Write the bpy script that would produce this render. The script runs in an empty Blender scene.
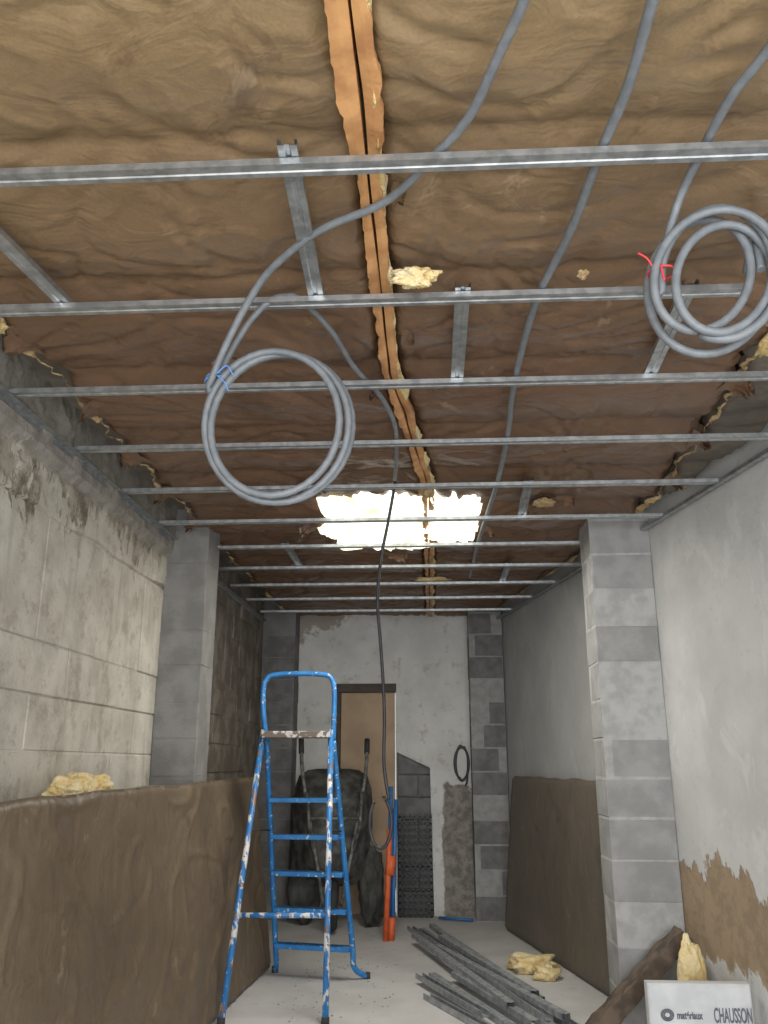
import bpy, bmesh, math, random
from mathutils import Vector, Matrix, noise
random.seed(7)
COL=bpy.context.scene.collection
bpy.context.scene.view_settings.view_transform='Standard'
bpy.context.scene.view_settings.look='None'

# ---------------------------------------------------------------- materials
class NT:
    def __init__(s,name):
        s.m=bpy.data.materials.new(name); s.m.use_nodes=True
        s.t=s.m.node_tree; s.n=s.t.nodes; s.b=s.n['Principled BSDF']
        s.tc=s.n.new('ShaderNodeTexCoord')
        s.sep=s.n.new('ShaderNodeSeparateXYZ'); s.l(s.tc.outputs['Object'],s.sep.inputs[0])
    def l(s,a,b): s.t.links.new(a,b)
    def noise(s,scale,detail=4,rough=.55,stretch=None,dist=0):
        n=s.n.new('ShaderNodeTexNoise'); n.inputs['Scale'].default_value=scale
        n.inputs['Detail'].default_value=min(detail,5); n.inputs['Roughness'].default_value=rough
        n.inputs['Distortion'].default_value=dist
        src=s.tc.outputs['Object']
        if stretch:
            mp=s.n.new('ShaderNodeMapping'); mp.inputs['Scale'].default_value=stretch[:3]
            if len(stretch)>3: mp.inputs['Rotation'].default_value=(0,0,stretch[3])
            s.l(src,mp.inputs[0]); src=mp.outputs[0]
        s.l(src,n.inputs['Vector']); return n.outputs['Fac']
    def math(s,op,a,b=None,c=None,clamp=False):
        n=s.n.new('ShaderNodeMath'); n.operation=op; n.use_clamp=clamp
        for i,v in enumerate((a,b,c)):
            if v is None: continue
            if isinstance(v,(int,float)): n.inputs[i].default_value=v
            else: s.l(v,n.inputs[i])
        return n.outputs[0]
    def step(s,v,lo,hi,a=0.0,b=1.0):
        n=s.n.new('ShaderNodeMapRange'); n.interpolation_type='SMOOTHSTEP'
        s.l(v,n.inputs[0]); n.inputs[1].default_value=lo; n.inputs[2].default_value=hi
        n.inputs[3].default_value=a; n.inputs[4].default_value=b; return n.outputs[0]
    def mix(s,f,a,b):
        n=s.n.new('ShaderNodeMix'); n.data_type='RGBA'
        if isinstance(f,(int,float)): n.inputs[0].default_value=f
        else: s.l(f,n.inputs[0])
        for i,v in ((6,a),(7,b)):
            if isinstance(v,tuple): n.inputs[i].default_value=(v[0],v[1],v[2],1)
            else: s.l(v,n.inputs[i])
        return n.outputs[2]
    def bump(s,h,strength=.3,dist=.01):
        n=s.n.new('ShaderNodeBump'); n.inputs['Strength'].default_value=strength
        n.inputs['Distance'].default_value=dist; s.l(h,n.inputs['Height'])
        s.l(n.outputs[0],s.b.inputs['Normal'])
    def col(s,c):
        if isinstance(c,tuple): s.b.inputs['Base Color'].default_value=(*c[:3],1)
        else: s.l(c,s.b.inputs['Base Color'])
    def set(s,rough=.8,metal=0,spec=None):
        s.b.inputs['Roughness'].default_value=rough; s.b.inputs['Metallic'].default_value=metal
        if spec is not None: s.b.inputs['Specular IOR Level'].default_value=spec
        return s

def simple(name,c1,c2,scale=6,rough=.8,metal=0,bump=.2,bscale=40,spec=None,bd=.004,lo=.35,hi=.65):
    t=NT(name); f=t.step(t.noise(scale),lo,hi); t.col(t.mix(f,c1,c2)); t.set(rough,metal,spec)
    if bump: t.bump(t.noise(bscale,4),bump,bd)
    return t.m

# kraft paper face of glass wool
def kraft(name,c1,c2,rough=.42,front_light=None):
    t=NT(name)
    a=t.step(t.noise(1.6,4,.6,dist=.6),.3,.7)
    c=t.mix(a,c1,c2)
    if front_light:
        c=t.mix(t.step(t.math('ADD',t.sep.outputs[1],t.math('MULTIPLY',t.noise(2),.6)),1.3,3.1,1,0),c,front_light)  # paler olive towards the opening: brighter light there painted into the paper colour
    g=t.step(t.noise(110,3,.7),.35,.7)
    c=t.mix(t.math('MULTIPLY',g,.22),c,tuple(x*.5 for x in c1))
    d=t.step(t.noise(2.6,5,.7,dist=1.2),.57,.70)
    c=t.mix(t.math('MULTIPLY',d,.55),c,tuple(x*.45 for x in c1))
    e=t.step(t.noise(4,5,.8,dist=.8),.62,.68)
    c=t.mix(t.math('MULTIPLY',e,.25),c,(.45,.36,.24))
    t.col(c); t.set(rough,0,.5)
    h=t.math('ADD',t.noise(5,4,.5,(1,1.6,1,.7),1.6),t.math('MULTIPLY',t.noise(70,3),.07))
    t.bump(h,.35,.03); return t.m
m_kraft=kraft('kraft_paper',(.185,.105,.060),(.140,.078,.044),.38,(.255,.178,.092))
m_kraft2=kraft('kraft_paper_dusty',(.165,.14,.11),(.125,.107,.083),.6)
m_panel=kraft('kraft_paper_panel',(.165,.12,.076),(.12,.088,.055),.5)
m_flange=simple('kraft_flange',(.60,.32,.13),(.40,.19,.075),11,.5,bump=.4,bscale=30)
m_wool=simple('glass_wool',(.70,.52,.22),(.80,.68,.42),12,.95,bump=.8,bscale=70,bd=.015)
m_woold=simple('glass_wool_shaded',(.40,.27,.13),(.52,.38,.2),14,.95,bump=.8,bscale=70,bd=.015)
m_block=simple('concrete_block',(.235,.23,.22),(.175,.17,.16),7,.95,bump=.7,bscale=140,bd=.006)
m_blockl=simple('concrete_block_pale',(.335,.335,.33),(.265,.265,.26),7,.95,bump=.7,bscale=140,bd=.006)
m_mortar=simple('mortar',(.33,.33,.32),(.26,.26,.25),14,.95,bump=.5,bscale=80)
m_mortarl=simple('mortar_pale',(.43,.43,.42),(.34,.34,.33),14,.95,bump=.5,bscale=80)
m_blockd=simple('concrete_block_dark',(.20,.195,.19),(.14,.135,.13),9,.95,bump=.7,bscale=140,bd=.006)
m_steel=simple('galvanised_steel',(.52,.54,.55),(.34,.36,.37),25,.40,.85,bump=.05)
m_stud=simple('dusty_steel_stud',(.42,.44,.45),(.27,.28,.29),25,.5,.45,bump=.05)
m_conduit=simple('grey_conduit',(.18,.195,.21),(.14,.155,.17),30,.5,bump=.2,bscale=200)
m_cable=simple('black_cable',(.02,.02,.022),(.035,.035,.04),30,.5)
m_white=simple('white_card',(.62,.63,.64),(.52,.53,.54),8,.6,bump=.05)
m_ink=simple('dark_ink',(.10,.11,.13),(.14,.15,.17),30,.7,bump=0)
m_ply=simple('plywood',(.48,.34,.22),(.38,.27,.17),3,.7,bump=.1)
m_dark=simple('dark_wood',(.06,.05,.045),(.09,.075,.06),8,.8)
m_orange=simple('orange_sleeve',(.70,.13,.035),(.55,.10,.03),20,.5)
m_blueT=simple('blue_tube',(.03,.13,.32),(.04,.16,.40),20,.45)
m_rubber=simple('rubber',(.025,.025,.025),(.04,.04,.04),20,.8)
m_barrow=simple('barrow_metal',(.12,.12,.105),(.035,.035,.033),9,.7,.2,bump=.4,bscale=20)
m_red=simple('red_tie',(.7,.05,.06),(.6,.04,.05),20,.5,bump=0)
m_bluetie=simple('blue_tie',(.10,.25,.62),(.12,.3,.7),20,.5,bump=0)
m_ground=simple('driveway_concrete',(.42,.41,.39),(.36,.35,.33),2,.9)

def blue_paint():
    t=NT('spattered_blue_paint')
    base=t.mix(t.step(t.noise(12),.35,.65),(.02,.14,.38),(.03,.19,.47))
    sp=t.step(t.noise(22,5,.65,(1,1,.35)),.52,.55)
    c=t.mix(sp,base,(.62,.61,.58))
    sp2=t.step(t.noise(21,4,.6),.58,.61)
    c=t.mix(sp2,c,(.20,.13,.10)); t.col(c); t.set(.4,0,.5); t.bump(sp,.3,.002); return t.m
m_blue=blue_paint()
def paint_plain():
    t=NT('blue_paint')
    base=t.mix(t.step(t.noise(12),.35,.65),(.02,.15,.39),(.03,.20,.49))
    sp=t.step(t.noise(36,4,.6),.61,.64)
    t.col(t.mix(sp,base,(.55,.55,.53))); t.set(.4,0,.5); return t.m
m_bluep=paint_plain()

def wall_left_mat():
    t=NT('aerated_block_wall'); z=t.sep.outputs[2]; y=t.sep.outputs[1]
    c=t.mix(t.step(t.noise(5,5,.65),.35,.65),(.52,.49,.425),(.40,.375,.32))
    c=t.mix(t.math('MULTIPLY',t.step(t.noise(8,5,.75),.50,.64),.55),c,(.27,.235,.18))
    c=t.mix(t.math('MULTIPLY',t.step(t.noise(2.3,4,.6,(1,1,.5)),.5,.7),.4),c,(.62,.60,.54))
    # run-down stains
    r=t.step(t.noise(14,4,.6,(1,1,.08)),.56,.68)
    c=t.mix(t.math('MULTIPLY',r,.3),c,(.26,.225,.17))
    zz=t.math('ADD',z,t.math('MULTIPLY',t.math('SUBTRACT',t.noise(5.5,5,.72,(1,1,.5),.4),.5),1.5))
    m=t.step(zz,2.33,2.41)
    gr=t.mix(t.step(t.noise(9,5,.75),.36,.64),(.15,.13,.10),(.36,.325,.27))
    gr=t.mix(t.step(t.noise(3.1,4,.6),.50,.60),gr,(.38,.34,.27))
    c=t.mix(m,c,gr)
    bm_=t.step(t.math('ADD',z,t.math('MULTIPLY',t.noise(8,4),.05)),2.49,2.52)
    c=t.mix(bm_,c,t.mix(t.step(t.noise(11,5,.7),.4,.6),(.22,.20,.17),(.30,.28,.25)))
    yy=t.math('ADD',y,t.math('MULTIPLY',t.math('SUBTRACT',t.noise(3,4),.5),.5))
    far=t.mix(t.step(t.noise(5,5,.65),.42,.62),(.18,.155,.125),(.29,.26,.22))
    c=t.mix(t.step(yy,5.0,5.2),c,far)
    t.col(c); t.set(.95,0,.2)
    t.bump(t.math('ADD',t.noise(40,5,.7),t.math('MULTIPLY',m,.5)),.5,.010); return t.m
m_wl=wall_left_mat()

def wall_right_mat():
    t=NT('white_rendered_wall'); z=t.sep.outputs[2]; y=t.sep.outputs[1]
    c=t.mix(t.step(t.noise(2.2,5,.6),.3,.7),(.56,.565,.555),(.46,.465,.455))
    c=t.mix(t.math('MULTIPLY',t.step(t.noise(16,5,.7),.55,.75),.35),c,(.34,.33,.31))
    c=t.mix(t.math('MULTIPLY',t.step(t.noise(3,5,.7,(1,1,.5),.5),.56,.62),.3),c,(.68,.69,.68))
    n=t.math('MULTIPLY',t.math('SUBTRACT',t.noise(5,5,.6,(1,1,.55)),.5),.6)
    e=t.math('ADD',z,n)
    low=t.step(e,.77,.79,1,0); hi=t.step(e,.38,.42)
    yn=t.math('ADD',y,n)
    ym=t.math('MULTIPLY',t.step(yn,3.98,4.02),t.step(yn,5.3,5.5,1,0))
    s=t.math('MULTIPLY',t.math('MULTIPLY',low,hi),ym)
    sc=t.mix(t.step(t.noise(10,5,.7),.4,.6),(.33,.25,.165),(.26,.20,.135))
    c=t.mix(s,c,sc)
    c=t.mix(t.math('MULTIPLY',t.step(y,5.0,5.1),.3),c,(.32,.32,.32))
    t.col(c); t.set(.9,0,.25); t.bump(t.math('SUBTRACT',t.noise(25,5,.65),t.math('MULTIPLY',s,1.5)),.35,.012); return t.m
m_wr=wall_right_mat()

def wall_back_mat():
    t=NT('patchy_white_wall'); z=t.sep.outputs[2]; x=t.sep.outputs[0]
    c=t.mix(t.step(t.noise(3,5,.6),.3,.7),(.68,.67,.64),(.56,.55,.52))
    c=t.mix(t.math('MULTIPLY',t.step(t.noise(8,5,.72),.54,.66),.5),c,(.34,.31,.26))
    n=t.math('MULTIPLY',t.math('SUBTRACT',t.noise(6,5,.6),.5),.5)
    raw=t.mix(t.step(t.noise(12,5,.7),.4,.6),(.17,.155,.135),(.29,.265,.23))
    lowm=t.math('MULTIPLY',t.step(t.math('ADD',z,n),1.08,1.12,1,0),t.step(t.math('ADD',x,t.math('MULTIPLY',n,.3)),.08,.1))
    c=t.mix(lowm,c,raw)
    top=t.step(t.math('ADD',t.math('SUBTRACT',z,t.math('MULTIPLY',t.math('ADD',x,1.1),.5)),n),2.50,2.54)
    c=t.mix(t.math('MULTIPLY',top,.8),c,(.27,.23,.18))
    t.col(c); t.set(.92,0,.2); t.bump(t.noise(22,5,.7),.5,.015); return t.m
m_wb=wall_back_mat()

def floor_mat():
    t=NT('dusty_concrete_floor')
    c=t.mix(t.step(t.noise(2.5,5,.6),.3,.7),(.58,.57,.55),(.48,.47,.45))
    c=t.mix(t.math('MULTIPLY',t.step(t.noise(20,5,.7),.5,.72),.45),c,(.66,.65,.63))
    c=t.mix(t.math('MULTIPLY',t.step(t.noise(7,5,.7),.60,.72),.5),c,(.30,.28,.26))
    t.col(c); t.set(.85,0,.3); t.bump(t.noise(40,5,.7),.3,.006); return t.m
m_floor=floor_mat()
def slab_mat():
    t=NT('concrete_soffit')
    c=t.mix(t.step(t.noise(4,5,.6),.35,.65),(.26,.235,.20),(.17,.145,.12))
    t.col(c); t.set(.95,0,.2); t.bump(t.noise(20,5,.7),.5,.01); return t.m
m_slab=slab_mat()
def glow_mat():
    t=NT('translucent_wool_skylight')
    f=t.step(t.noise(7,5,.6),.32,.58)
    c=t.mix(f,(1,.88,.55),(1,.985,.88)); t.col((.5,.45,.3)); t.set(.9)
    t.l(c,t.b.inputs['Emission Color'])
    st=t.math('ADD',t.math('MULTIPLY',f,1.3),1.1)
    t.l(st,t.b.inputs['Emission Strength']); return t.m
m_glow=glow_mat()

# ---------------------------------------------------------------- mesh helpers
def finish(bm,name,mats,smooth=False,parent=None,recalc=True):
    if recalc: bmesh.ops.recalc_face_normals(bm,faces=bm.faces[:])
    me=bpy.data.meshes.new(name); bm.to_mesh(me); bm.free()
    if not isinstance(mats,(list,tuple)): mats=[mats]
    for m in mats: me.materials.append(m)
    if smooth:
        for p in me.polygons: p.use_smooth=True
    o=bpy.data.objects.new(name,me); COL.objects.link(o)
    if parent: o.parent=parent
    return o
def empty(name):
    e=bpy.data.objects.new(name,None); e.empty_display_size=.1; COL.objects.link(e); return e
def box(bm,x0,x1,y0,y1,z0,z1,mi=0,bevel=0,jit=0):
    vs=[bm.verts.new((x+random.uniform(-jit,jit),y+random.uniform(-jit,jit),z+random.uniform(-jit,jit))) for x in(x0,x1) for y in(y0,y1) for z in(z0,z1)]
    F=[(0,1,3,2),(4,6,7,5),(0,4,5,1),(2,3,7,6),(0,2,6,4),(1,5,7,3)]
    fs=[]
    for q in F:
        f=bm.faces.new([vs[i] for i in q]); f.material_index=mi; fs.append(f)
    if bevel:
        es=list({e for f in fs for e in f.edges})
        r=bmesh.ops.bevel(bm,geom=es,offset=bevel,segments=1,affect='EDGES')
        for f in r['faces']: f.material_index=mi
def prism(bm,pts,z0,z1,mi=0,bevel=0):
    a=[bm.verts.new((p[0],p[1],z0)) for p in pts]; b=[bm.verts.new((p[0],p[1],z1)) for p in pts]
    n=len(pts); fs=[bm.faces.new(a[::-1]),bm.faces.new(b)]
    for i in range(n): fs.append(bm.faces.new((a[i],a[(i+1)%n],b[(i+1)%n],b[i])))
    for f in fs: f.material_index=mi
    if bevel:
        es=list({e for f in fs for e in f.edges})
        r=bmesh.ops.bevel(bm,geom=es,offset=bevel,segments=1,affect='EDGES')
        for f in r['faces']: f.material_index=mi
def catmull(P,n=8):
    P=[Vector(p) for p in P]; out=[]
    for i in range(len(P)-1):
        p0=P[max(i-1,0)];p1=P[i];p2=P[i+1];p3=P[min(i+2,len(P)-1)]
        for k in range(n):
            t=k/n
            out.append(.5*((2*p1)+(p2-p0)*t+(2*p0-5*p1+4*p2-p3)*t*t+(3*p1-p0-3*p2+p3)*t**3))
    out.append(P[-1]); return out
def sweep(bm,pts,r,sides=10,mi=0,smooth=True):
    pts=[Vector(p) for p in pts]; nrm=None; rings=[]
    for i,p in enumerate(pts):
        t=(pts[min(i+1,len(pts)-1)]-pts[max(i-1,0)])
        if t.length<1e-9: t=Vector((0,0,1))
        t.normalize()
        if nrm is None:
            nrm=t.orthogonal().normalized()
        else:
            nrm=(nrm-t*nrm.dot(t))
            if nrm.length<1e-6: nrm=t.orthogonal()
            nrm.normalize()
        b=t.cross(nrm)
        rr=r[i] if isinstance(r,(list,tuple)) else r
        rings.append([bm.verts.new(p+nrm*math.cos(2*math.pi*k/sides)*rr+b*math.sin(2*math.pi*k/sides)*rr) for k in range(sides)])
    for a,b in zip(rings,rings[1:]):
        for k in range(sides):
            f=bm.faces.new((a[k],a[(k+1)%sides],b[(k+1)%sides],b[k])); f.material_index=mi; f.smooth=smooth
    for c in (rings[0][::-1],rings[-1]):
        f=bm.faces.new(c); f.material_index=mi
def channel(bm,p0,p1,up=(0,0,1),w=.044,h=.017,lip=.006,th=.0012,mi=0):
    """open C furring channel: web down, flanges up, inward lips"""
    p0=Vector(p0);p1=Vector(p1);d=(p1-p0).normalized();up=Vector(up);up=(up-d*up.dot(d)).normalized();s=d.cross(up)
    g=w*.16
    prof=[(-w/2+lip,h),(-w/2,h),(-w/2,0),(-g,0),(-g*.6,.0028),(g*.6,.0028),(g,0),(w/2,0),(w/2,h),(w/2-lip,h)]
    inner=[(x*(1-2*th/w) ,y+th if y<h else y-th) for x,y in prof]
    loop=prof+inner[::-1]
    a=[bm.verts.new(p0+s*x+up*y) for x,y in loop]; b=[bm.verts.new(p1+s*x+up*y) for x,y in loop]
    n=len(loop)
    for i in range(n):
        f=bm.faces.new((a[i],a[(i+1)%n],b[(i+1)%n],b[i])); f.material_index=mi
def lump(bm,c,s,seed=0,amp=.35,fr=2.2,sub=3,mi=0,rot=0,zmin=None,fine=0):
    r=bmesh.ops.create_icosphere(bm,subdivisions=sub,radius=1.0)
    R=Matrix.Rotation(rot,3,'Z')
    for v in r['verts']:
        n=v.co.normalized(); d=1+amp*noise.fractal(n*fr+Vector((seed*7.3,seed,0)),1.0,2.0,4)
        if fine: d+=fine*noise.fractal(n*fr*4+Vector((seed,0,seed*3.1)),.9,2.0,3)
        q=Vector((n.x*d*s[0],n.y*d*s[1],n.z*d*s[2])); q=R@q
        v.co=q+Vector(c)
        if zmin is not None and v.co.z<zmin: v.co.z=zmin
    for v in r['verts']:
        for f in v.link_faces: f.material_index=mi; f.smooth=True

XL=-1.58; YB=8.25; ZC=2.60; Y0=-1.0
def XR(y): return 2.172-.19*y

# ---------------------------------------------------------------- shell
bm=bmesh.new(); prism(bm,[(XL-.2,Y0),(XR(Y0)+.2,Y0),(XR(YB)+.2,YB+.2),(XL-.2,YB+.2)],-.12,0); finish(bm,'floor',m_floor)
bm=bmesh.new(); prism(bm,[(XL-.2,Y0),(XR(Y0)+.2,Y0),(XR(YB)+.2,YB+.2),(XL-.2,YB+.2)],2.80,2.98); finish(bm,'ceiling',m_slab)
bm=bmesh.new(); box(bm,-15,15,-25,Y0,-.14,-.02); finish(bm,'driveway_ground',m_ground)

# left wall: individual big blocks with a mortar core
bm=bmesh.new(); box(bm,XL-.2,XL-.008,Y0,YB+.2,0,2.80)
rows=[0,.225,.45,.675,.9,1.125,1.35,1.57,1.78,2.30]
for r in range(len(rows)-1):
    z0,z1=rows[r],rows[r+1]; off=(.32 if r%2 else 0)
    y=Y0-.0+off-.62
    while y<5.0:
        L=.62
        a=max(y,Y0); b=min(y+L,5.02)
        if b-a>.05:
            j=random.uniform(-.005,.004)
            box(bm,XL-.06,XL+j,a+.003,b-.003,z0+.003,z1-.003,0,.004,.002)
        y+=L
z=0;r=0
while z<2.7:
    y=5.02+(.25 if r%2 else 0)-.5
    while y<YB:
        a=max(y,5.03); b=min(y+.5,YB)
        if b-a>.05: box(bm,XL-.06,XL+random.uniform(-.008,.004),a+.006,b-.006,z+.006,min(z+.2,2.79)-.004,0,.005,.003)
        y+=.5
    z+=.205; r+=1
ny,nz=240,30; g=[]
for i in range(ny+1):
    row=[]
    y=Y0+(5.03-Y0)*i/ny
    zlo=2.29+.03*noise.noise(Vector((y*3,0,0)))
    for k in range(nz+1):
        zz=zlo+(2.80-zlo)*k/nz
        d=.006+.020*max(0,noise.fractal(Vector((y*4,zz*5,1)),1,2,4))+ .035*min(1,max(0,(zz-2.49)/.03))
        if k==0: d=-.03
        row.append(bm.verts.new((XL+d,y,zz)))
    g.append(row)
for i in range(ny):
    for k in range(nz): bm.faces.new((g[i][k],g[i+1][k],g[i+1][k+1],g[i][k+1]))
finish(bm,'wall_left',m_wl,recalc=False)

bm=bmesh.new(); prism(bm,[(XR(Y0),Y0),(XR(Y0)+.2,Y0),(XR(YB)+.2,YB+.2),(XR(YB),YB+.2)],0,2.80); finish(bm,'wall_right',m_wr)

# back wall with door recess and blocked-up opening
bm=bmesh.new()
yb=YB
box(bm,XL-.1,-.92,yb,yb+.2,0,2.80); box(bm,-.92,-.34,yb,yb+.2,2.02,2.80)
box(bm,-.34,-.325,yb,yb+.2,0,2.80)
prism_pts=[(-.325,1.40),(-.02,1.26),(0.0,0),(.75,0),(.75,2.80),(-.325,2.80)]
a=[bm.verts.new((x,yb,z)) for x,z in prism_pts]; b=[bm.verts.new((x,yb+.2,z)) for x,z in prism_pts]
bm.faces.new(a); bm.faces.new(b[::-1])
for i in range(len(a)): bm.faces.new((a[i],a[(i+1)%len(a)],b[(i+1)%len(a)],b[i]))
finish(bm,'wall_back',m_wb)
bm=bmesh.new(); box(bm,-.325,.0,yb+.14,yb+.19,0,1.40,1)
z=.0;r=0
while z<1.38:
    x=-.33+(-.2 if r%2 else 0)
    while x<0:
        p=max(x,-.325);q=min(x+.4,-.0)
        if q-p>.03: box(bm,p+.005,q-.005,yb+.06,yb+.15,z+.005,z+.195,0,.004,.002)
        x+=.4
    z+=.2;r+=1
finish(bm,'blocked_opening',[m_blockd,m_mortar])
d=empty('door_1')
bm=bmesh.new(); box(bm,-.86,-.345,yb+.05,yb+.08,0,1.95,0,.003); finish(bm,'leaf',m_ply,parent=d)
bm=bmesh.new(); box(bm,-.93,-.33,yb-.02,yb+.1,1.95,2.03,0,.004); box(bm,-.92,-.86,yb-.01,yb+.1,0,1.95,0,.004); finish(bm,'frame',m_dark,parent=d)
bm=bmesh.new(); box(bm,-.40,-.385,yb+.025,yb+.05,.95,1.05); sweep(bm,[(-.39,yb+.04,1.0),(-.39,yb+.0,1.0),(-.46,yb-.0,1.0)],.009,8); finish(bm,'handle',m_steel,parent=d)

# pillars
def pillar(name,x0,x1,y0,y1,mat,mort,slant=False):
    bm=bmesh.new()
    def pts(i):
        xr=(lambda y:XR(y)+.02) if slant else (lambda y:x1-i)
        return [(x0+i,y0+i),(xr(y0+i),y0+i),(xr(y1-i),y1-i),(x0+i,y1-i)]
    prism(bm,pts(.0015),0,2.795,1)
    z=.0
    while z<2.74:
        zt=min(z+.2,2.795); prism(bm,[(p[0]+random.uniform(-.0035,.0035),p[1]+random.uniform(-.0035,.0035)) for p in pts(0)],z+.004+random.uniform(-.0015,.0015),zt-.002,0,.003); z+=.205
    return finish(bm,name,[mat,mort])
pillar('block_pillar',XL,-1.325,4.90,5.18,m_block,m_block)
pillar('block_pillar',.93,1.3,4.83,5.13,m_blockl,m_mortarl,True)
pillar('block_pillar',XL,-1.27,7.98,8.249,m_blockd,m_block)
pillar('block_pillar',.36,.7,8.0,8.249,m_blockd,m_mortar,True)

# ---------------------------------------------------------------- ceiling insulation
CH=[1.03,1.62,2.21,2.79,3.38,3.97,4.56,5.15,5.75,6.34,6.93,7.52]
def jx(y):
    if y<2.8: return -.13
    if y<4.1: return -.13+.13*(y-2.8)/1.3
    return 0
def zins(x,y,seed=0):
    yw=y+.018*noise.noise(Vector((x*5,y*2,seed+20)))
    s=(yw-1.03)/.588; t=s-math.floor(s); k=math.floor(s)
    amp=.038+.014*noise.noise(Vector((k*3.7,round(x/1.2)*5.1,seed)))
    z=2.712-amp*(math.sin(math.pi*t)**.5)
    z+=.014*noise.noise(Vector((x*2.4,y*3.2,seed)))
    wx=x+.35*noise.noise(Vector((x*1.3,y*1.7,4)));wy=y+.35*noise.noise(Vector((x*1.7,y*1.2,8)))
    w=noise.noise(Vector((wx*3.2+wy*1.5,wy*4.5-wx*1.2,seed+3)))
    z+=.013*max(0,1-abs(w)*7)
    w2=noise.noise(Vector((wx*5-wy*5,wy*6+wx*3,seed+9)))
    z-=.007*max(0,1-abs(w2)*9)
    w3=noise.noise(Vector((wx*11+wy*3,wy*13-wx*6,seed+13)))
    z-=.0025*max(0,1-abs(w3)*5)
    return max(z,2.652)
def sheet(bm,xa,xb,ya,yb_,seed,mi=0,nx=80,step=.016,dz=0):
    ny=int((yb_-ya)/step); G=[]
    for i in range(ny+1):
        y=ya+(yb_-ya)*i/ny; a=xa(y); b=xb(y); row=[]
        for k in range(nx+1):
            u=k/nx; x=a+(b-a)*u
            e=min(u,1-u)*(b-a)
            z=zins(x,y,seed)+dz+ (.04*max(0,1-e/.04)**2)
            row.append(bm.verts.new((x,y,z)))
        G.append(row)
    for i in range(ny):
        for k in range(nx):
            f=bm.faces.new((G[i][k],G[i][k+1],G[i+1][k+1],G[i+1][k])); f.smooth=True; f.material_index=mi
fn=lambda y,s,f,a: a*noise.noise(Vector((y*f,s,0)))
bm=bmesh.new()
ledge=lambda y:-1.37-fn(y,2,3,.06)-fn(y,3,11,.03)-fn(y,4,30,.015)
redge=lambda y:1.15+.04*max(0,min(1.3,(y-2.6)))+fn(y,9,4,.05)+fn(y,10,13,.025)+fn(y,11,35,.015)
redge2=lambda y:min(redge(y),XR(y)-.06)
ja=lambda y:jx(y)-.018-abs(fn(y,21,14,.012)); jb=lambda y:jx(y)+.018+abs(fn(y,22,14,.012))
sheet(bm,ledge,ja,Y0,8.22,1)
sheet(bm,jb,redge2,Y0,8.22,5)
sheet(bm,lambda y:redge2(y)+.012,lambda y:max(XR(y)-.01,redge2(y)+.03),Y0,8.22,8,1,20,.03,.014)
# torn paper flaps curling down
def flap(x,y,w,l,ang,seed,curl=1.8):
    R=Matrix.Rotation(ang,3,'Z'); G=[]
    for i in range(11):
        u=i/10; row=[]
        a=curl*u
        for k in range(11):
            v=k/10-.5
            ww=w*(1-.6*u)+.35*w*noise.noise(Vector((u*4,v*3,seed)))
            s=l*u*(1+.6*noise.noise(Vector((v*7,seed,1))))
            p=Vector((v*ww,s*math.cos(a*.5),-s*math.sin(a*.5)*.6+.007*noise.noise(Vector((u*5,v*6,seed)))))
            row.append(bm.verts.new(R@p+Vector((x,y,2.670))))
        G.append(row)
    for i in range(10):
        for k in range(10):
            f=bm.faces.new((G[i][k],G[i][k+1],G[i+1][k+1],G[i+1][k])); f.smooth=True; f.material_index=0
for i,(x,y,w,l,a) in enumerate([(-1.33,2.5,.2,.10,1.5),(-1.30,3.08,.18,.11,1.9),(-1.33,3.62,.22,.10,1.3),(-1.34,4.2,.2,.11,1.7),(-1.35,4.75,.24,.1,1.5),(1.12,2.95,.2,.11,-1.4),(1.15,3.55,.2,.11,-1.7),(1.18,4.1,.22,.11,-1.5),(1.08,2.45,.16,.1,-1.3),
    (-.70,2.68,.11,.07,.4),(-.34,3.02,.10,.06,-.3),(.62,4.55,.18,.10,.9),(.72,4.35,.14,.09,-.8),(-.60,4.15,.16,.10,2.6),(.32,5.0,.16,.10,-1.5),(-.70,4.9,.24,.1,1.5),(-.2,5.6,.2,.1,.1),
    (-.08,1.80,.10,.05,-1.4),(-.08,2.55,.12,.06,-1.5),(-.18,3.0,.1,.05,1.6)]):
    flap(x,y,w,l,a,i)
# glass wool showing along the torn paper edges
def woolstrip(xf,wf,ya,yb_,zf,seed,mi=2,step=.012,n=6):
    prev=None; y=ya
    while y<yb_:
        w=wf(y); x=xf(y); ring=[]
        for k in range(n+1):
            u=k/n; r=noise.fractal(Vector((y*22,u*3,seed)),.8,2,4)
            ring.append(bm.verts.new((x+w*(u-.5)*(1+.5*r),y,zf-.022*math.sin(math.pi*u)*min(1,w/.03)+.010*r)))
        if prev:
            for k in range(n):
                f=bm.faces.new((prev[k],prev[k+1],ring[k+1],ring[k])); f.material_index=mi; f.smooth=True
        prev=ring; y+=step
woolstrip(lambda y:ledge(y)-.006,lambda y:max(.003,.004+.05*noise.fractal(Vector((y*3,1,7)),.8,2,3)),Y0,8.1,2.688,1,3)
woolstrip(lambda y:redge2(y)+.008,lambda y:max(.004,.010+.05*noise.fractal(Vector((y*2.5,1,3)),.8,2,3)),Y0,8.1,2.680,2,3)
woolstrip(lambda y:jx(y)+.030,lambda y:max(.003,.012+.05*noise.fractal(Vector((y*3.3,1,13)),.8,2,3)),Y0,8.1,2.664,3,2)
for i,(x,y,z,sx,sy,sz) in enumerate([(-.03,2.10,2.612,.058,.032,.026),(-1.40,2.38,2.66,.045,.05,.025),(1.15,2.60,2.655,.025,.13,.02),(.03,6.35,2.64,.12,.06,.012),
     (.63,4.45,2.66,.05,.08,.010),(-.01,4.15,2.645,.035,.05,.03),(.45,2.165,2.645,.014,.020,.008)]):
    lump(bm,(x,y,z),(sx,sy,sz),50+i,.6,1.6,4,fine=.08,mi=2 if i<4 else 3)
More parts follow.
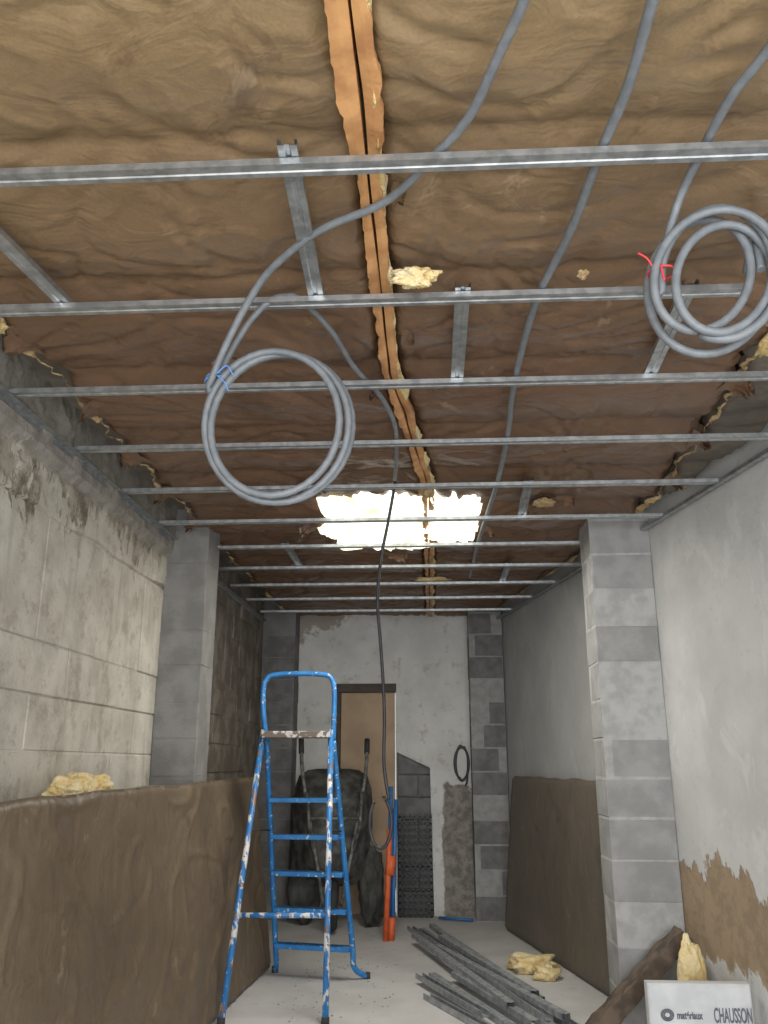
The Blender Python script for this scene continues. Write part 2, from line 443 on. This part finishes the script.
finish(bm,'ceiling_insulation',[m_kraft,m_kraft2,m_wool,m_woold])

# paper flanges along the joint: flat folded ribbons
bm=bmesh.new()
for sgn,wid in ((-1,.046),(1,.036)):
    prev=None;y=Y0
    while y<8.15:
        s=noise.noise(Vector((y*3,sgn*5,0))); s2=noise.noise(Vector((y*16,sgn*5,2))); s3=noise.noise(Vector((y*45,sgn*5,2)))
        taper=1-.42*min(1,max(0,(y-1.45)/.3)) if sgn<0 else 1-.2*min(1,max(0,(y-1.45)/.3))
        w=wid*(taper+.3*s+.2*s2+.12*s3); x0=jx(y)+sgn*.0025+.005*s
        h=.006*noise.noise(Vector((y*7,sgn,3)))
        tilt=.012*s
        P=[(x0,y,2.70),(x0+sgn*.001,y,2.656+h+tilt),(x0+sgn*w*.5,y,2.652+h),(x0+sgn*w,y,2.653+h-tilt),(x0+sgn*w,y,2.668)]
        ring=[bm.verts.new(p) for p in P]
        if prev:
            for k in range(4): bm.faces.new((prev[k],prev[k+1],ring[k+1],ring[k]))
        prev=ring; y+=.015
finish(bm,'paper_joint_flange',m_flange)

# bright torn skylight wool
bm=bmesh.new()
def patch(cx,cy,rx,ry,seed,z):
    N=140; rings=[]; Q=12
    for q in range(Q+1):
        rr=q/Q; ring=[]
        for k in range(N):
            a=2*math.pi*k/N; c_,s_=math.cos(a),math.sin(a)
            p=5.0; base=(abs(c_)**p+abs(s_)**p)**(-1/p)
            e=base*(1+.22*noise.fractal(Vector((c_*2.2,s_*2.2,seed)),.6,2,6))
            x=cx+rx*e*c_*rr;y=cy+ry*e*s_*rr
            zz=z-.035*(1-rr**4)+.012*noise.fractal(Vector((x*7,y*7,seed)),.9,2,4)+(.05 if q==Q else 0)
            ring.append(bm.verts.new((x,y,max(zz,2.622))))
        rings.append(ring)
    for A,B in zip(rings[1:],rings[2:]):
        for k in range(N): f=bm.faces.new((A[k],B[k],B[(k+1)%N],A[(k+1)%N])); f.smooth=True
    bm.faces.new(rings[1])
    for v in rings[0]: bm.verts.remove(v)
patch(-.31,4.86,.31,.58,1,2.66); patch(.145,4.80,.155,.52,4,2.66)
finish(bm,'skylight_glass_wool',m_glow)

# ---------------------------------------------------------------- furring channels
bm=bmesh.new()
for i,y in enumerate(CH):
    xe=XR(y)-.02
    if i==2: xe=.93
    channel(bm,(XL+.06,y,ZC),(xe,y,ZC))
for x0,y0,x1,y1 in [(-.30,1.56,-.32,2.25),(-1.14,1.60,-1.07,2.24),(.11,2.17,.11,2.83),(.76,2.19,.79,2.83),(.49,3.94,.52,4.6),(-.9,5.1,-.9,5.8),(.55,5.72,.55,6.4)]:
    channel(bm,(x0,y0,ZC+.0185),(x1,y1,ZC+.0185))
finish(bm,'ceiling_furring_channels',m_steel)
bm=bmesh.new()
for (p0,p1,sx) in [((XL+.045,Y0,ZC-.005),(XL+.045,4.88,ZC-.005),1),((XL+.01,5.2,ZC-.005),(XL+.01,7.96,ZC-.005),1)]:
    box(bm,p0[0]-.002,p0[0]+.03,p0[1],p1[1],ZC-.006,ZC-.004); box(bm,p0[0]-.002,p0[0],p0[1],p1[1],ZC-.03,ZC-.004)
finish(bm,'trim_1',m_steel)
bm=bmesh.new()
for ya,yb2 in ((Y0,4.82),(5.14,7.98)):
    for off0,off1,z0,z1 in ((.0,.03,ZC-.006,ZC-.004),(.0,.002,ZC-.006,ZC+.022),(.03,.032,ZC-.006,ZC+.012)):
        prism(bm,[(XR(ya)-off1,ya),(XR(ya)-off0,ya),(XR(yb2)-off0,yb2),(XR(yb2)-off1,yb2)],z0,z1)
finish(bm,'trim_2',m_steel)

# ---------------------------------------------------------------- conduits
Zc=2.632
def coil(cx,cy,cz,rx,rz,turns,tilt,yoff,r,seed,start=math.pi/2,ydrift=.012):
    out=[]; n=36
    for k in range(int(turns*n)+1):
        a=start-2*math.pi*k/n; tn=k/n
        e=1+.035*math.sin(tn*2.1+seed)+.02*noise.noise(Vector((tn*1.7,seed,0)))
        x=cx+rx*e*math.cos(a)+.012*math.sin(tn*3+seed); z=cz+rz*e*math.sin(a)
        y=cy+yoff+ydrift*math.sin(tn*2.4+seed)*2+tilt*(z-cz)+.01*math.cos(a*1+tn)
        out.append((x,y,z))
    return out
g=empty('conduit_coil')
bm=bmesh.new()
lead=[(.26,.6,Zc+.005),(.22,1.0,Zc),(.19,1.21,Zc),(.15,1.35,Zc),(.10,1.51,Zc),(.02,1.64,Zc+.002),(-.09,1.78,Zc-.003),(-.24,1.87,Zc-.004),(-.33,1.94,Zc-.01),(-.44,2.05,2.60),(-.52,2.13,2.53),(-.58,2.18,2.44),(-.63,2.22,2.34)]
c=coil(-.43,2.24,2.235,.198,.222,2.9,.0,0,.011,1,start=math.radians(150))
path=catmull(lead,6)+[Vector(p) for p in c]
sweep(bm,path,.0105,10)
ex=[(-.62,2.26,2.35),(-.585,2.25,2.45),(-.52,2.22,2.55),(-.455,2.20,2.61),(-.41,2.22,Zc+.004),(-.37,2.24,Zc+.002),(-.30,2.43,Zc),(-.25,2.69,Zc),(-.17,2.95,Zc),(-.13,3.25,Zc),(-.14,3.62,Zc),(-.16,3.93,Zc)]
sweep(bm,catmull(ex,6),.0095,10)
finish(bm,'conduit',m_conduit,parent=g)
bm=bmesh.new()
for k,(rr) in enumerate((.03,.026)):
    pts=[(-.615+rr*math.cos(a)*.9,2.235+rr*math.sin(a),2.375+.012*k+.006*math.cos(a)) for a in [2*math.pi*i/16 for i in range(17)]]
    sweep(bm,pts,.0025,6)
sweep(bm,catmull([(-.60,2.20,2.38),(-.57,2.19,2.40),(-.55,2.19,2.37)],5),.002,6)
sweep(bm,catmull([(-.60,2.20,2.375),(-.575,2.19,2.35),(-.56,2.19,2.32)],5),.002,6)
finish(bm,'tie',m_bluetie,parent=g)

g=empty('conduit_coil')
bm=bmesh.new()
lead=[(.75,.8,Zc+.005),(.70,1.15,Zc),(.67,1.36,Zc),(.64,1.48,Zc),(.63,1.63,Zc+.001),(.61,1.76,2.60),(.585,1.80,2.52),(.56,1.80,2.43),(.545,1.80,2.36)]
c=coil(.675,1.80,2.40,.122,.158,3.9,.0,0,.011,3,start=math.radians(200),ydrift=.02)
c=[(x+.025*math.sin(i/36*1.9)+.16*(z-2.39),y,z+.022*math.cos(i/36*2.3)) for i,(x,y,z) in enumerate(c)]
sweep(bm,catmull(lead,6)+[Vector(p) for p in c],.0105,10)
sweep(bm,catmull([(.79,1.80,2.42),(.80,1.83,2.52),(.83,1.9,2.60),(.86,1.98,Zc),(.90,2.15,Zc)],6),.0095,10)
finish(bm,'conduit',m_conduit,parent=g)
bm=bmesh.new()
pts=[(.56+.032*math.cos(a),1.80+.03*math.sin(a),2.42) for a in [2*math.pi*i/16 for i in range(17)]]
sweep(bm,pts,.0028,6); sweep(bm,catmull([(.535,1.78,2.42),(.52,1.77,2.44),(.50,1.77,2.455)],5),.0025,6); sweep(bm,catmull([(.55,1.77,2.42),(.555,1.77,2.38)],5),.0025,6)
finish(bm,'tie',m_red,parent=g)

bm=bmesh.new()
B=[(.44,.6,Zc),(.43,1.0,Zc),(.42,1.23,Zc),(.42,1.44,Zc),(.40,1.65,Zc+.001),(.38,1.93,Zc),(.33,2.31,Zc),(.32,2.89,Zc),(.34,3.39,Zc),(.34,4.08,Zc),(.31,5.21,Zc),(.3,6.2,Zc)]
sweep(bm,catmull(B,6),.0115,10); finish(bm,'ceiling_conduit',m_conduit)

bm=bmesh.new()
hang=[(-.16,3.95,Zc),(-.17,4.02,2.60),(-.20,4.06,2.45),(-.238,4.1,2.27),(-.254,4.1,2.07),(-.238,4.1,1.85),(-.225,4.1,1.65),(-.22,4.1,1.5),(-.222,4.1,1.3),(-.200,4.1,1.15)]
pts=catmull(hang,6)+[Vector((-.238+.05*math.cos(a),4.1+.01*math.sin(a*2),1.045+.11*math.sin(a))) for a in [math.pi/3-2*math.pi*i/28 for i in range(0,24)]]
sweep(bm,pts,.008,8); finish(bm,'hanging_cable',m_cable)

bm=bmesh.new()
pts=[Vector((.275+.055*(1+.1*k/30)*math.cos(a),YB-.02-.01*math.sin(a),1.30+.16*math.sin(a)*(1-.06*k/30))) for k,a in enumerate([math.pi/2+2*math.pi*i/30 for i in range(75)])]
sweep(bm,pts,.010,8)
sweep(bm,catmull([(.30,YB-.02,1.45),(.33,YB-.02,1.35),(.32,YB-.02,1.15),(.30,YB-.02,1.1)],6),.009,8)
finish(bm,'cable_coil',m_cable)

# ---------------------------------------------------------------- leaning insulation panels
def lean_panel(name,b0,b1,t0,t1,thick,mat,nu=160,nv=60,seed=0,amp=.012,slump=None):
    bm=bmesh.new(); b0,b1,t0,t1=map(Vector,(b0,b1,t0,t1))
    nrm=(b1-b0).cross(t0-b0).normalized()
    F=[];B=[]
    for i in range(nu+1):
        u=i/nu; fr=[];bk=[]
        for k in range(nv+1):
            v=k/nv; p=b0.lerp(b1,u).lerp(t0.lerp(t1,u),v)
            p.z+= .014*noise.noise(Vector((u*9,seed,0)))*v
            d=amp*noise.fractal(Vector((p.y*2.5,p.z*3,seed)),1,2,3)
            wy=p.y+.25*noise.noise(Vector((p.y*1.5,p.z*2,seed)))
            w=noise.noise(Vector((wy*1.3+p.z*1.9,p.z*2.0-wy*1.5,seed+2))); d+=amp*.9*max(0,1-abs(w)*16)
            w=noise.noise(Vector((wy*2.1-p.z*1.7,p.z*2+wy*1.6,seed+6))); d-=amp*.5*max(0,1-abs(w)*12)
            e=min(v,1-v)*1.2; d-= .02*max(0,1-e/.03)**2
            fr.append(bm.verts.new(p+nrm*d)); bk.append(bm.verts.new(p-nrm*thick))
        F.append(fr);B.append(bk)
    def quad(a,b,c,d_,mi,s=True):
        f=bm.faces.new((a,b,c,d_)); f.smooth=s; f.material_index=mi
    for i in range(nu):
        for k in range(nv):
            quad(F[i][k],F[i+1][k],F[i+1][k+1],F[i][k+1],0); quad(B[i][k],B[i][k+1],B[i+1][k+1],B[i+1][k],1)
        quad(F[i][nv],F[i+1][nv],B[i+1][nv],B[i][nv],1,False); quad(F[i][0],B[i][0],B[i+1][0],F[i+1][0],1,False)
    for k in range(nv):
        quad(F[0][k],F[0][k+1],B[0][k+1],B[0][k],1,False); quad(F[nu][k],B[nu][k],B[nu][k+1],F[nu][k+1],1,False)
    return finish(bm,name,[mat,mat],recalc=False)
lean_panel('insulation_panel',(-1.34,2.0,.01),(-1.08,6.18,.01),(-1.38,2.0,1.19),(-1.24,6.2,1.21),.02,m_panel,240,80,seed=3,amp=.013)
ya,yc=5.2,7.6
lean_panel('insulation_panel',(XR(yc)-.16,yc,.01),(XR(ya)-.12,ya,.01),(XR(yc)-.05,yc,1.2),(XR(ya)-.05,ya,1.2),.03,m_kraft2,80,40,9,.005)

bm=bmesh.new()
for i in range(3): lump(bm,(-1.46,3.55+.10*i,1.19+.015*i-.02*(i==2)),(.07,.17,.06),30+i,.35,1.6,5,fine=.06)
lump(bm,(-1.47,3.65,.75),(.08,.3,.42),38,.2,2,3)
finish(bm,'glass_wool_offcut',m_wool)
bm=bmesh.new()
lump(bm,(.63,6.22,.04),(.15,.13,.065),41,.4,1.8,4,zmin=.0,fine=.08); lump(bm,(.70,6.02,.03),(.08,.10,.05),42,.4,1.8,4,zmin=.0,fine=.08)
finish(bm,'glass_wool_offcut',m_wool)
bm=bmesh.new()
lump(bm,(1.19,4.47,.16),(.10,.08,.24),44,.22,1.2,5,zmin=.0,fine=.06); lump(bm,(1.20,4.50,.33),(.06,.06,.19),47,.22,1.3,5,zmin=.0,fine=.06); lump(bm,(1.24,4.40,.10),(.075,.08,.20),46,.25,1.4,4,zmin=.0,fine=.06)
finish(bm,'glass_wool_offcut',m_wool)
def obox(bm,c,half,R,mi=0,bev=.004):
    n0=len(bm.verts)
    box(bm,-half[0],half[0],-half[1],half[1],-half[2],half[2],mi,bev)
    bm.verts.ensure_lookup_table()
    for v in bm.verts[n0:]: v.co=R@v.co+Vector(c)
bm=bmesh.new()
# brown-faced insulation strip leaning up on the pillar foot
L=.66;nx=50;nyy=8;G={}
p0=Vector((.74,4.67,.05));dirv=Vector((math.cos(math.radians(43)),0,math.sin(math.radians(43))));up=Vector((-dirv.z,0,dirv.x))
for s in (0,1):
    for i in range(nx+1):
        for k in range(nyy+1):
            u=i/nx;v=k/nyy
            q=p0+dirv*(L*u*(1+.05*noise.noise(Vector((v*4,s,5)))))+Vector((0,(v-.5)*.14,0))
            h=(.036 if s else -.036)+.012*noise.fractal(Vector((u*7,v*3,s*4)),1,2,4)
            G[s,i,k]=bm.verts.new(q+up*h)
for i in range(nx):
    for k in range(nyy):
        f=bm.faces.new((G[1,i,k],G[1,i+1,k],G[1,i+1,k+1],G[1,i,k+1]));f.smooth=True
        f=bm.faces.new((G[0,i,k],G[0,i,k+1],G[0,i+1,k+1],G[0,i+1,k]));f.smooth=True;f.material_index=1
    for k in (0,nyy):
        f=bm.faces.new((G[0,i,k],G[0,i+1,k],G[1,i+1,k],G[1,i,k]));f.material_index=0
for k in range(nyy):
    for i in (0,nx): bm.faces.new((G[0,i,k],G[0,i,k+1],G[1,i,k+1],G[1,i,k]))
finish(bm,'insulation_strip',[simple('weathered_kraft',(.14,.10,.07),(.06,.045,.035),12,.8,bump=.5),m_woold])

# ---------------------------------------------------------------- printed white bag (lower right)
g=empty('printed_plaster_bag')
g.location=(-.04,0,0)
bm=bmesh.new()
nx,nz=40,20
G=[]
W=.44
for i in range(nx+1):
    row=[]
    for k in range(nz+1):
        u=i/nx; v=k/nz
        x=.955+W*u; z=.0+.392*v
        bulge=.05*(1-(2*u-1)**6)*(1-(2*v-1)**8)
        row.append((x,z,bulge))
    G.append(row)
F=[[bm.verts.new((x,4.17-b*.2,z)) for x,z,b in r] for r in G]
K=[[bm.verts.new((x,4.22+b*.6,z)) for x,z,b in r] for r in G]
for i in range(nx):
    for k in range(nz):
        f=bm.faces.new((F[i][k],F[i+1][k],F[i+1][k+1],F[i][k+1])); f.smooth=True
        f=bm.faces.new((K[i][k],K[i][k+1],K[i+1][k+1],K[i+1][k])); f.smooth=True
    bm.faces.new((F[i][nz],F[i+1][nz],K[i+1][nz],K[i][nz])); bm.faces.new((F[i][0],K[i][0],K[i+1][0],F[i+1][0]))
for k in range(nz):
    bm.faces.new((F[0][k],F[0][k+1],K[0][k+1],K[0][k])); bm.faces.new((F[nx][k],K[nx][k],K[nx][k+1],F[nx][k+1]))
finish(bm,'bag_body',m_white,parent=g)
def text(s,x,z,size,y,parent,w=1):
    cu=bpy.data.curves.new('lettering','FONT'); cu.body=s; cu.size=size; cu.extrude=.001; cu.offset=.0012
    o=bpy.data.objects.new('lettering',cu); COL.objects.link(o); o.rotation_euler=(math.pi/2,0,0); o.location=(x,y,z); o.scale=(w,1,1)
    cu.materials.append(m_ink); o.parent=parent
YT=4.157
text('CHAUSSON',1.225,.246,.080,YT,g,.38)
text('matériaux',1.07,.258,.040,YT,g,.66)
bm=bmesh.new()
for k in range(3):
    pts=[(1.030+.026*math.cos(a)*(1-k*.25),YT,.272+.022*math.sin(a)*(1-k*.25)) for a in [2*math.pi*i/24 for i in range(25)]]
    sweep(bm,pts,.0025,6)
finish(bm,'emblem',m_ink,parent=g)

# ---------------------------------------------------------------- steel stud pile
bm=bmesh.new()
S=[(-.20,7.6,.76,4.75,0),(-.10,7.5,.64,4.7,0),(-.02,7.7,.60,5.2,0),(-.12,7.3,.58,4.95,.03),(.06,7.2,.58,5.3,.03),(-.02,6.0,.46,4.7,0),(-.05,5.5,.34,4.7,0),(.02,6.6,.66,4.9,.05),(.05,6.9,.55,5.3,.06),(-.10,5.85,.26,5.0,.03),(-.15,7.0,.40,5.1,.05),(.12,5.9,.50,4.85,.03)]
for i,(x0,y0,x1,y1,z) in enumerate(S):
    up=(0,0,1) if i%3==0 else (.0,0,-1)
    zz=z+.002+(.03 if i%3 else 0)
    channel(bm,(x0,y0,zz),(x1,y1,zz+.004),up,.048,.03,.006)
finish(bm,'steel_stud_pile',m_stud)

# ---------------------------------------------------------------- step ladder
g=empty('step_ladder')
def lerp(a,b,t): return tuple(a[i]+(b[i]-a[i])*t for i in range(3))
nL=(-1.115,4.93,.0);nR=(-.575,4.97,.0);nLt=(-1.055,5.46,1.50);nRt=(-.625,5.44,1.50)
fL=(-1.02,6.05,.0);fR=(-.50,5.93,.0);fLt=(-1.045,5.54,1.44);fRt=(-.62,5.52,1.44)
bm=bmesh.new()
for a,b in ((nL,nLt),(nR,nRt)):
    sweep(bm,[a,lerp(a,b,.5),b],.0175,10)
sweep(bm,[lerp(nL,nLt,.33),lerp(nR,nRt,.33)],.014,10)
finish(bm,'support_frame',m_blue,parent=g)
bm=bmesh.new()
sweep(bm,catmull([(fL[0]-.02,fL[1]+.05,0.012),lerp(fL,fLt,.05),lerp(fL,fLt,.15),lerp(fL,fLt,.6),fLt],6),.0175,10)
sweep(bm,catmull([(fR[0]+.07,fR[1]+.03,0.012),lerp(fR,fRt,.05),lerp(fR,fRt,.15),lerp(fR,fRt,.6),fRt],6),.0175,10)
sweep(bm,catmull([fLt,(-1.065,5.5,1.60),(-1.07,5.49,1.76),(-1.045,5.49,1.83),(-.98,5.49,1.85),(-.85,5.49,1.855),(-.70,5.49,1.85),(-.64,5.49,1.83),(-.615,5.49,1.76),(-.615,5.5,1.60),fRt],6),.0165,10)
finish(bm,'step_frame',m_bluep,parent=g)
bm=bmesh.new()
for t in (.13,.285,.44,.595,.75):
    a=lerp(fL,fLt,t);b=lerp(fR,fRt,t)
    d=Vector(b)-Vector(a); ang=math.atan2(d.y,d.x)
    obox(bm,tuple((Vector(a)+Vector(b))/2+Vector((0,-.02,0))),(d.length/2-.01,.042,.014),Matrix.Rotation(ang,3,'Z'),0,.003)
finish(bm,'treads',m_bluep,parent=g)
bm=bmesh.new(); obox(bm,(-.835,5.49,1.475),(.215,.11,.020),Matrix.Rotation(-.04,3,'Z'),0,.004)
finish(bm,'platform',simple('paint_spattered_platform',(.50,.49,.47),(.14,.11,.09),22,.7,lo=.46,hi=.52),parent=g)
bm=bmesh.new()
for p in (nL,nR,(fL[0]-.02,fL[1]+.05,0),(fR[0]+.07,fR[1]+.03,0)): sweep(bm,[(p[0],p[1],0.0),(p[0],p[1],.035)],.021,10)
for a,b in ((lerp(nL,nLt,.62),lerp(fL,fLt,.62)),(lerp(nR,nRt,.62),lerp(fR,fRt,.62))): sweep(bm,[a,b],.005,6)
finish(bm,'feet',m_rubber,parent=g)

# ---------------------------------------------------------------- wheelbarrow stood on its wheel
g=empty('wheelbarrow')
g.location=(-.83,7.50,0); g.rotation_euler=(math.radians(-6),0,math.radians(8))
bm=bmesh.new(); n=32; rings=[]
for (yy,zc,hx,hz,ex) in [(.07,.80,.34,.47,5),(.05,.80,.33,.46,5),(-.08,.79,.27,.37,4),(-.17,.78,.21,.28,3.5),(-.185,.78,.1,.14,3)]:
    ring=[]
    for k in range(n):
        a=2*math.pi*k/n;c_,s_=math.cos(a),math.sin(a);q=(abs(c_)**ex+abs(s_)**ex)**(-1/ex)
        taper=1-.22*(-s_ if s_<0 else 0)
        ring.append(bm.verts.new((hx*q*c_*taper,yy,zc+hz*q*s_)))
    rings.append(ring)
for A,B in zip(rings,rings[1:]):
    for k in range(n): f=bm.faces.new((A[k],A[(k+1)%n],B[(k+1)%n],B[k])); f.smooth=True
bm.faces.new(rings[-1]); finish(bm,'tub',m_barrow,parent=g)
bm=bmesh.new()
for s in (-1,1):
    sweep(bm,catmull([(s*.07,-.10,.19),(s*.12,-.20,.45),(s*.22,-.21,.95),(s*.27,-.16,1.25),(s*.28,-.10,1.42)],6),.016,10)
    sweep(bm,catmull([(s*.16,-.20,.6),(s*.2,-.40,.78),(s*.21,-.42,.9),(s*.23,-.21,1.05)],6),.013,8)
sweep(bm,[(-.2,-.41,.84),(.2,-.41,.84)],.012,8); sweep(bm,[(-.09,-.10,.19),(.09,-.10,.19)],.012,8)
finish(bm,'frame',simple('worn_tube',(.22,.22,.20),(.08,.08,.08),20,.6,.3),parent=g)
bm=bmesh.new()
for s in (-1,1): sweep(bm,[(s*.28,-.115,1.38),(s*.285,-.07,1.50)],.024,10)
pts=[(0.0,-.10+.15*math.cos(a),.19+.15*math.sin(a)) for a in [2*math.pi*i/28 for i in range(29)]]
sweep(bm,pts,.04,10); sweep(bm,[(-.03,-.10,.19),(.03,-.10,.19)],.11,20)
finish(bm,'wheel_and_grips',m_rubber,parent=g)
# dark sacks slumped beside it
bm=bmesh.new()
lump(bm,(-1.10,7.78,.36),(.14,.13,.38),61,.3,1.8,4,zmin=0); lump(bm,(-.52,7.72,.30),(.11,.12,.32),62,.3,1.8,4,zmin=0)
finish(bm,'rubble_sacks',simple('dark_woven_sack',(.085,.085,.075),(.04,.04,.036),9,.85,bump=.6,bscale=50))

g=empty('tube_bundle')
bm=bmesh.new()
for i,(dx,dy,h) in enumerate([(0,0,1.12),(.035,.02,1.02),(.015,.045,.95)]):
    sweep(bm,[(-.36+dx,7.18+dy,0),(-.335+dx*1.1,7.24+dy,h)],.017,10)
finish(bm,'blue_tubes',m_blueT,parent=g)
bm=bmesh.new(); sweep(bm,[(-.375,7.14,.0),(-.355,7.17,.45),(-.345,7.19,.80)],.022,12)
sweep(bm,[(-.335,7.155,.0),(-.325,7.16,.16)],.027,12)
sweep(bm,[(-.345,7.185,.46),(-.33,7.2,.60)],.040,12); finish(bm,'orange_sleeves',m_orange,parent=g)

bm=bmesh.new()
def gb(x0,x1,z0,z1): box(bm,x0,x1,8.17,8.19,z0,z1)
gb(-.31,-.29,.0,.86);gb(-.03,-.01,.0,.86)
for i in range(1,6): gb(-.31+.047*i,-.30+.047*i,.0,.86)
for i in range(16): gb(-.31,-.01,.0+.055*i,.014+.055*i)
finish(bm,'plastic_grid_panel',m_cable)

bm=bmesh.new(); sweep(bm,[(.04,8.05,.02),(.33,7.96,.02)],.012,8); finish(bm,'blue_tube_offcut',m_blueT)
bm=bmesh.new()
for i in range(110):
    y=random.uniform(4.8,6.9); x=random.uniform(-.9,-.25)
    s=random.uniform(.003,.009); lump(bm,(x,y,s*.3),(s,s*random.uniform(.6,1.4),s*.5),i,.4,2,1,zmin=0)
finish(bm,'rubble_crumbs',m_mortar)

# ---------------------------------------------------------------- light
w=bpy.data.worlds.new('World'); bpy.context.scene.world=w; w.use_nodes=True
bg=w.node_tree.nodes['Background']; bg.inputs[0].default_value=(.90,.95,1,1); bg.inputs[1].default_value=2.0
def area(name,loc,rot,sx,sy,power,col):
    l=bpy.data.lights.new(name,'AREA'); l.shape='RECTANGLE'; l.size=sx; l.size_y=sy; l.energy=power; l.color=col
    o=bpy.data.objects.new(name,l); COL.objects.link(o); o.location=loc; o.rotation_euler=rot
area('garage_opening_daylight',(.3,Y0-.1,1.35),(math.radians(90),0,0),3.4,2.4,160,(.98,.985,1))
area('skylight_daylight',(-.12,4.85,2.57),(0,0,0),.7,.9,32,(1,.97,.9))

# ---------------------------------------------------------------- camera
cam=bpy.data.cameras.new('camera'); co=bpy.data.objects.new('camera',cam); COL.objects.link(co)
co.location=(0,0,1.31); cam.sensor_fit='VERTICAL'; cam.sensor_height=24; cam.lens=850/1024*24; cam.clip_start=.02
co.rotation_euler=(math.pi/2+math.radians(16.4),0,math.radians(3.1)); bpy.context.scene.camera=co
